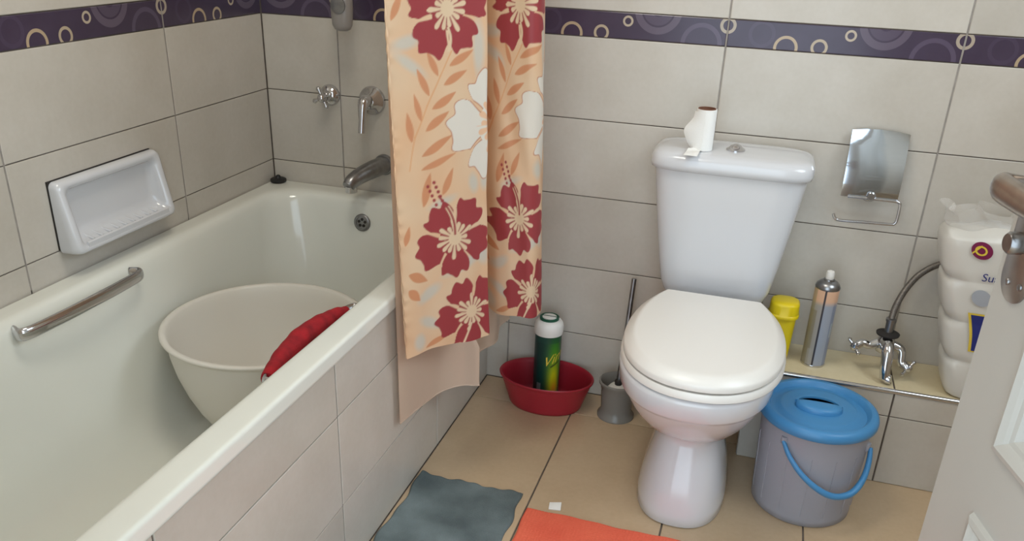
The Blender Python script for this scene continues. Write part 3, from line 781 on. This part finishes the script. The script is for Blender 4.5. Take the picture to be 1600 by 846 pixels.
def powder_can():
    t = empty('scouring_powder_can', (.868, -.083, .0105))
    H = .205; r = .0365
    # label cylinder, finely divided for its print
    rings = [[(r*math.cos(2*PI*j/160), r*math.sin(2*PI*j/160), z) for j in range(160)] for z in np.linspace(.004, H, 110)]
    body = loft('can_body', rings, True, True, True, 60)
    view = -math.radians(68)
    def pf(co):
        a = np.arctan2(co[:, 1], co[:, 0])-view; a = (a+PI) % (2*PI)-PI; s = a*r; z = co[:, 2]
        out = np.empty((len(co), 3)); out[:] = srgb_lin((16, 52, 48))
        def put(m, rgb):
            m = np.clip(m, 0, 1)[:, None]; out[:] = out*(1-m)+srgb_lin(rgb)*m
        g = np.exp(-((s-.018)/.020)**2-((z-.115)/.085)**2); put(g*1.2, (70, 140, 40))
        y = np.exp(-((s-.016)/.014)**2-((z-.065)/.05)**2); put(y*1.3, (196, 190, 30))
        y = np.exp(-((s-.018)/.010)**2-((z-.045)/.02)**2); put(y*1.1, (222, 160, 40))
        w = np.exp(-((s-.018)/.012)**4-((z-.022)/.012)**2); put(w*.5, (190, 205, 190))
        put(((s > -.034) & (s < -.020) & (z > .012) & (z < .062)).astype(float)*.8, (120, 124, 124))
        put(((z > .185)).astype(float)*.5, (30, 70, 60))
        return out
    printed(body, pf); body.materials.append(M['label'])
    link('can_body', body, t)
    cap = [(r, H-.001), (.0385, H), (.0400, H+.008), (.0400, H+.022), (.0385, H+.030), (.033, H+.037), (.028, H+.0405), (.026, H+.0405)]
    cp = link('cap', lathe('cap', cap, 48), t, M['white_plastic'])
    link('cap_ring', lathe('cap_ring', [(.026, H+.036), (.0268, H+.047), (.0245, H+.048), (.022, H+.0455), (.015, H+.045)], 40), cp, M['green_cap'])
    link('cap_dial', lathe('cap_dial', [(.0195, H+.044), (.0195, H+.0475), (.017, H+.0485)], 32), cp, M['white_plastic'])
    link('cap_slot', box('cap_slot', -.0195, .0195, -.0014, .0014, H+.047, H+.0492), cp, M['green_cap'])
    tx = wrap_text(text_mesh('Vim', .040, .35), r+.0005, view+.013/r, .140)
    for v in tx.vertices:
        a = math.atan2(v.co.y, v.co.x)-view; v.co.z += (a*r-.016)*.45
    link('lettering', tx, t, M['yellow_print'])
    st = [( (r+.0006)*math.cos(view+s/r), (r+.0006)*math.sin(view+s/r), .118+(s-.016)*.55+dz) for dz in (0, .006) for s in np.linspace(.004, .030, 12)]
    fc = [(i, i+1, 13+i, 12+i) for i in range(11)]
    link('label_stripe', mesh('label_stripe', st, fc), t, M['olive_print'])
    tag(t, 'green and yellow scouring powder can with white cap standing in the red bowl', 'cleaner can')
powder_can()

# ---------------------------------------------------------------- toilet brush in its cup
def brush():
    t = empty('toilet_brush_holder', (1.073, -.092, 0))
    SCB = 1.1
    P = [(.030, 0), (.046, 0), (.046, .006), (.038, .014), (.0385, .03), (.041, .075), (.044, .092), (.048, .097), (.048, .102), (.044, .104), (.0415, .100), (.039, .080), (.036, .03), (.030, .02), (.01, .018)]
    link('cup', lathe('cup', [(r*SCB, z*1.06) for r, z in P], 48), t, M['glasscup'])
    link('base', lathe('base', [(.044, .0), (.047, .002), (.047, .007), (.040, .011)], 40), t, M['greyplastic'])
    tag(t, 'small grey toilet brush cup on the floor left of the toilet', 'brush holder')
    b = empty('toilet_brush', (1.073, -.092, .02))
    hd = [(.004, .002), (.018, .006), (.026, .018), (.029, .04), (.028, .064), (.020, .074), (.008, .077)]
    me = lathe('bristle_head', hd, 56)
    for i, v in enumerate(me.vertices):
        f = 1+.09*math.sin(i*2.7)+.05*math.sin(i*5.1); v.co.x *= f; v.co.y *= f
    link('bristle_head', me, b, M['white_plastic'])
    hp = [(0, 0, .07), (.001, .006, .12), (.004, .020, .20), (.008, .046, .372)]
    link('handle', tube('handle', hp, .0066, 14), b, M['chrome_dull'])
    link('handle_collar', lathe('handle_collar', [(.008, .074), (.010, .078), (.010, .088), (.006, .092)], 16), b, M['dark'])
    tag(b, 'toilet brush with white bristles and thin metal handle standing in its cup', 'toilet brush')
brush()

# ---------------------------------------------------------------- things on the ledge
def spray_can():
    t = empty('spray_can', (1.551, -.098, LZ))
    r = .0285
    zs_ = np.linspace(.004, .205, 70)
    body = loft('can_body', [[(r*math.cos(2*PI*j/120), r*math.sin(2*PI*j/120), z) for j in range(120)] for z in zs_], True, True, True, 60)
    view = -math.radians(82)
    def pf(co):
        a = np.arctan2(co[:, 1], co[:, 0])-view; a = (a+PI) % (2*PI)-PI; s = a*r; z = co[:, 2]
        out = np.empty((len(co), 3)); out[:] = srgb_lin((164, 158, 150))
        def put(m, rgb):
            m = np.clip(m, 0, 1)[:, None]; out[:] = out*(1-m)+srgb_lin(rgb)*m
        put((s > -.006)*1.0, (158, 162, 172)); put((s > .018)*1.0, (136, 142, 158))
        put(np.clip((z-.165)/.012, 0, 1), (222, 178, 146))
        put(((s < -.02) & (z < .15))*.7, (140, 130, 106)); put(((s < -.028) & (z > .09))*.6, (150, 140, 110))
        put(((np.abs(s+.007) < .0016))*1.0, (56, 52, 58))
        put(((np.abs(s+.020) < .006) & (z < .05))*.5, (176, 172, 168))
        put(((np.abs(s-.026) < .004) & (np.abs(z-.10) < .02))*.7, (176, 182, 178))
        return out
    printed(body, pf); body.materials.append(M['label']); link('can_body', body, t)
    link('base_rim', lathe('base_rim', [(.024, 0), (.0285, .0), (.0295, .003), (.0285, .006)], 40), t, M['chrome'])
    link('shoulder', lathe('shoulder', [(r, .204), (.0292, .206), (.0292, .209), (.026, .216), (.019, .222), (.013, .224), (.0125, .227), (.009, .228)], 40), t, M['chrome_dull'])
    link('nozzle', lathe('nozzle', [(.0085, .226), (.0100, .229), (.0100, .240), (.0085, .246), (.004, .248)], 24), t, M['white_plastic'])
    tag(t, 'grey aerosol spray can with white nozzle standing on the tiled ledge', 'spray can')
spray_can()
def yellow_pot():
    t = empty('yellow_container', (1.462, -.098, LZ))
    def sq(a, z, r=.45): return rrect(-a, a, -a, a, a*r*1.7, z, 6)
    link('body', loft('body', [sq(.024, 0), sq(.027, .003), sq(.0285, .03), sq(.0305, .09), sq(.0315, .118), sq(.0315, .123)], True, True, True, 50), t, M['yellow'])
    link('cap', loft('cap', [sq(.033, .118), sq(.0365, .119), sq(.037, .124), sq(.0365, .126), sq(.0345, .128), sq(.0345, .150), sq(.033, .155), sq(.028, .158), sq(.015, .159)], True, True, True, 45), t, M['yellow'])
    tag(t, 'bright yellow plastic container with cap on the ledge beside the cistern', 'container')
yellow_pot()
def loose_tap():
    t = empty('mixer_tap', (1.708, -.088, LZ+.018))
    # body, flange underneath turned up, two arms with cross heads, swan spout
    link('body', lathe('body', [(.012, .035), (.020, .040), (.0225, .052), (.021, .068), (.017, .078), (.016, .086)], 28), t, M['chrome'])
    link('flange', lathe('flange', [(.016, .082), (.026, .084), (.027, .088), (.020, .091), (.010, .092)], 32), t, M['dark'])
    link('threaded_tail', lathe('threaded_tail', [(.010, .09), (.010, .118), (.012, .119), (.012, .126), (.008, .127)], 18), t, M['chrome_dull'])
    for s in (-1, 1):
        e = Vector((-.062, -.010, .050)) if s < 0 else Vector((.050, -.020, .018))
        arm = link('arm', tube('arm', catmull([(s*.012, 0, .060), (s*.036, -.006, .052), (e.x*.82, e.y*.8, e.z+.006), tuple(e)], 5), interp([.0125, .010, .0095, .011], 5), 16), t, M['chrome'])
        d = Vector((s*.8, -.35, -.45)).normalized()
        q = d.to_track_quat('Z', 'Y').to_matrix()
        hub = link('cross_handle', tube('cross_handle', [e, e+d*.010, e+d*.018], [.0095, .011, .006], 16), t, M['chrome'])
        for a in range(4):
            an = math.radians(45+90*a); v = q @ Vector((math.cos(an), math.sin(an), 0)); p = e+d*.010
            link('spoke', tube('spoke', [p+v*.006, p+v*.016, p+v*.021, p+v*.025], [.004, .0035, .0055, .002], 10), hub, M['chrome'])
    link('spout', tube('spout', catmull([(0, -.004, .066), (.001, -.026, .066), (.002, -.045, .052), (.003, -.056, .022), (.006, -.060, -.004)], 6), interp([.018, .0155, .0135, .0125, .0120], 6), 18), t, M['chrome'])
    link('aerator', tube('aerator', [(.005, -.058, .000), (.014, -.062, -.005), (.020, -.064, -.004)], [.0115, .0125, .011], 18), t, M['chrome'])
    tag(t, 'loose chrome two-handle mixer tap lying on the tiled ledge', 'tap')
    h = tube('flexible_hose', catmull([(1.708, -.086, LZ+.142), (1.714, -.070, .430), (1.732, -.048, .470), (1.760, -.030, .506), (1.805, -.018, .532), (1.88, -.0145, .545)], 8), .0075, 14)
    o = link('flexible_hose', h, None, M['hose'])
    tag(o, 'grey braided flexible hose rising from the loose mixer tap', 'hose')
loose_tap()

def roll_pack():
    t = empty('toilet_roll_pack', (1.953, -.106, LZ))
    LEAN = .23
    def sec(z, a, b, n=5): return sell(0, a, -b, b, 0, z, n, 96)
    prof = [(0, .088, .060)]
    for i in range(4):                     # rolls stacked four high under the film
        z0 = i*.097
        for u, f in ((.02, .90), (.08, .97), (.25, 1.0), (.75, 1.0), (.92, .97), (.98, .90)): prof.append((z0+.097*u, .108*f, .068*(.6+.4*f)))
    prof += [(.394, .092, .050), (.402, .070, .030)]
    me = loft('wrapped_rolls', [sec(*p) for p in prof], True, True, True, 80)
    for v in me.vertices:
        f = .0012*math.sin(v.co.z*70+v.co.x*60)+.0008*math.sin(v.co.x*130+v.co.z*40); v.co.y += f; v.co.x += f*.6
        if v.co.z > .39: v.co.z += .008*math.sin(v.co.x*45+1)
        v.co.x -= LEAN*v.co.z
    w = link('wrapped_rolls', me, t, M['packfilm'])
    # clear loose film gathered on top
    rg = []
    for i in range(7):
        u = i/6; a = .080+.02*u+.010*math.sin(u*6); b = .034*(1-u*.75)+.003
        rg.append([(a*math.cos(2*PI*j/60)+.012*math.sin(j*.9+u*3)*u-.01*u-LEAN*.40, b*math.sin(2*PI*j/60)+.01*math.sin(j*.6+u*4)*u, .390+.050*u+.012*math.sin(j*.5)*u) for j in range(60)])
    link('loose_film', loft('loose_film', rg, False, False), t, M['film'])
    # print on the front of the film
    def front(x, z):
        zz_ = min(max(z, 0), .39); a, b = .108, .068
        for p, q in zip(prof, prof[1:]):
            if p[0] <= zz_ <= q[0]:
                u = (zz_-p[0])/max(1e-6, q[0]-p[0]); a = p[1]+(q[1]-p[1])*u; b = p[2]+(q[2]-p[2])*u
        b = max(b, .0665)
        return -b*(max(0, 1-min(.999, abs(x/a))**5))**(1/5)-.0035
    def patch(name, pts_fn, nu, nv, m, off=0.0):
        V = []; Fc = []
        for i in range(nu+1):
            for j in range(nv+1):
                x, z = pts_fn(i/nu, j/nv); V.append((x-LEAN*z, front(x, z)-off, z))
        for i in range(nu):
            for j in range(nv): Fc.append((i*(nv+1)+j, i*(nv+1)+j+1, (i+1)*(nv+1)+j+1, (i+1)*(nv+1)+j))
        return link(name, mesh(name, V, Fc), w, m)
    def oval(cx, cz, a, b): return lambda u, v: (cx+a*v*math.cos(2*PI*u), cz+b*v*math.sin(2*PI*u))
    def oring(cx, cz, a, b, f): return lambda u, v: (cx+a*(f+(1-f)*v)*math.cos(2*PI*u), cz+b*(f+(1-f)*v)*math.sin(2*PI*u))
    patch('logo_oval', oval(-.032, .366, .0215, .0195), 32, 6, M['magenta'])
    patch('logo_ring', oring(-.034, .366, .0125, .0110, .66), 32, 2, M['yellow_print'], .0012)
    patch('logo_swoosh', lambda u, v: (-.052+.020*u, .357+.018*u+.004*v), 10, 2, M['yellow_print'], .0016)
    patch('grey_disc', oval(-.032, .258, .020, .019), 32, 6, M['greyprint'])
    patch('navy_panel', lambda u, v: (-.053+.07*u+.003*math.sin(PI*v), .131+.086*v), 12, 12, M['navy'], .0006)
    patch('yellow_border', lambda u, v: (-.059+.078*u+.003*math.sin(PI*v), .128+.093*v), 12, 12, M['yellow_print'])
    tx = text_mesh('Sua', .026, .25)
    for v in tx.vertices:
        x, z = -.016+v.co.x, .306+v.co.y; v.co = Vector((x-LEAN*z, front(x, z)-.001, z))
    link('lettering', tx, w, M['navy'])
    tag(t, 'plastic-wrapped pack of white toilet rolls on the ledge behind the door', 'toilet roll pack')
roll_pack()

# ---------------------------------------------------------------- mats and scrap on the floor
def mat_mesh(name, x0, x1, y0, y1, th, wav, edge, waffle=0.0, nx=110, ny=110):
    V = []; Fc = []
    rnd = [random.uniform(0, 6) for _ in range(8)]
    def top(x, y):
        z = th+wav*(math.sin(x*23+rnd[0])*math.cos(y*19+rnd[1])+.6*math.sin(x*41+y*33+rnd[2]))
        if waffle: z += waffle*max(math.cos(x*2*PI/.0075), math.cos(y*2*PI/.0075))
        return max(.0015, z)
    for i in range(nx+1):
        for j in range(ny+1):
            u, v = i/nx, j/ny
            x = x0+(x1-x0)*u; y = y0+(y1-y0)*v
            x += edge*(math.sin(v*17+rnd[3])*.6+.4*math.sin(v*43+rnd[4]))*(1-4*u*(1-u))
            y += edge*(math.sin(u*13+rnd[5])*.6+.4*math.sin(u*37+rnd[6]))*(1-4*v*(1-v))
            e = min(u, 1-u)*(x1-x0), min(v, 1-v)*(y1-y0); d = min(e)/.006
            z = top(x, y); V.append((x, y, z*min(1, .35+d) if d < 1 else z))
    n = ny+1
    for i in range(nx):
        for j in range(ny): Fc.append((i*n+j, (i+1)*n+j, (i+1)*n+j+1, i*n+j+1))
    # skirt and underside
    rim = [i*n for i in range(nx+1)]+[nx*n+j for j in range(1, n)]+[i*n+ny for i in range(nx-1, -1, -1)]+[j for j in range(ny-1, 0, -1)]
    b = len(V); V += [(V[k][0], V[k][1], .0004) for k in rim]; m = len(rim)
    for k in range(m): Fc.append((rim[k], rim[(k+1) % m], b+(k+1) % m, b+k))
    Fc.append(tuple(range(b, b+m)))
    return mesh(name, V, Fc)
M['bluemat'] = mat('damp_towel', (118, 130, 132), 0.95, rgb2=(82, 93, 95), scale=9, bump=.9, bscale=260)
M['orangemat'] = mat('coral_towel', (234, 110, 82), 0.9, rgb2=(224, 94, 70), scale=6, bump=.5, bscale=300)
me = mat_mesh('grey_floor_towel', .676, .936, -1.16, -.528, .008, .0018, .006)
o = link('floor_towel', me, None, M['bluemat']); tag(o, 'damp grey-blue towel mat on the floor along the bath panel', 'bath mat')
me = mat_mesh('coral_mat', .958, 1.43, -1.17, -.575, .006, .0006, .002, .0009, 260, 300)
o = link('bath_mat', me, None, M['orangemat']); tag(o, 'coral orange waffle bath mat on the floor in front of the toilet', 'bath mat')
me = box('paper_scrap', -.014, .014, -.012, .012, 0, .0035, .0008)
for v in me.vertices: v.co.z += .004*max(0, v.co.x/.014)*(.5+v.co.y/.024)*(1 if v.co.z > .001 else 0)
o = link('paper_scrap', me, None, M['paper']); o.location = (1.018, -.548, .0003); o.rotation_euler = (0, 0, .15)
tag(o, 'small folded scrap of white paper at the edge of the coral mat', 'paper scrap')

# ---------------------------------------------------------------- open door
def door():
    E_ = Vector((1.638, -1.071)); d = Vector((.245, -.970)).normalized()   # free edge, direction to the hinge
    W, T, H = .76, .038, 2.02
    t = empty('door_1', (E_.x, E_.y, .008), math.atan2(d.y, d.x))
    # local x runs from the free edge to the hinge; the face seen in the photo looks along local -y
    t['kind'] = 'structure'; t['label'] = 'white painted panel door standing open at the right with metal lever handle'
    panels = [(.098, W-.098, .16, .60), (.098, W-.098, .690, 1.90)]
    L_ = [(0, W, .012, T-.012, 0, H)]
    def frame(y0, y1):
        a = [(0, .098, y0, y1, 0, H), (W-.098, W, y0, y1, 0, H), (.098, W-.098, y0, y1, 0, .16), (.098, W-.098, y0, y1, .60, .690), (.098, W-.098, y0, y1, 1.90, H)]
        return a
    link('door_leaf', boxes('door_leaf', L_+frame(0, .012)+frame(T-.012, T)), t, M['door'])
    for (x0, x1, z0, z1) in panels:
        for side in (0, 1):
            prof = [(0, .0), (.003, -.006), (.010, -.008), (.017, -.003), (.021, .001), (.026, .003), (.032, .012)]
            rg = [[(x, (y if side == 0 else T-y), z) for x, z in ((x0+i, z0+i), (x1-i, z0+i), (x1-i, z1-i), (x0+i, z1-i))] for i, y in prof]
            link('panel_moulding', loft('panel_moulding', rg, False, False, False), t, M['door'])
    # lock plate, lever, thumb turn (both faces; the visible one looks along -y)
    px, pz = .041, .940
    pl = loft('lock_plate', [[(px+x, y, pz+z) for x, z, _ in rrect(-.028+i, .028-i, -.088+i, .088-i, .026, 0, 8)] for i, y in ((0, 0), (0, -.0025), (.0015, -.0035))], True, True, True, 40)
    plate = link('lock_plate', pl, t, M['steel'])
    for z in (-.068, -.0645, .07):
        me = along_y(lathe('screw', [(.0042, 0), (.0042, .0012), (.003, .0022)], 14), (px+(-.010 if z < -.065 else .017 if z < 0 else 0), -.0033, pz+z)); link('screw', me, plate, M['chrome_dull'])
    tt = along_y(lathe('thumb_turn', [(.011, 0), (.011, .010), (.0125, .012), (.0125, .024), (.010, .027)], 24), (px+.014, -.0033, pz-.014)); link('thumb_turn', tt, plate, M['chrome_dull'])
    lv = catmull([(px+.002, -.003, pz+.048), (px+.002, -.028, pz+.048), (px+.006, -.046, pz+.048), (px+.020, -.054, pz+.048), (px+.050, -.054, pz+.047), (px+.088, -.051, pz+.045), (px+.124, -.047, pz+.044)], 6)
    link('lever_handle', tube('lever_handle', lv, interp([.010, .010, .0135, .0155, .0150, .0140, .011], 6), 18, .75), t, M['steel'])
    link('latch_plate', box('latch_plate', -.0012, 0, .008, T-.008, pz-.09, pz+.1), t, M['steel'])
    for z in (.25, 1.75):
        link('hinge', tube('hinge', [(W+.004, -.004, z), (W+.004, -.004, z+.09)], .006, 10), t, M['steel'])
door()
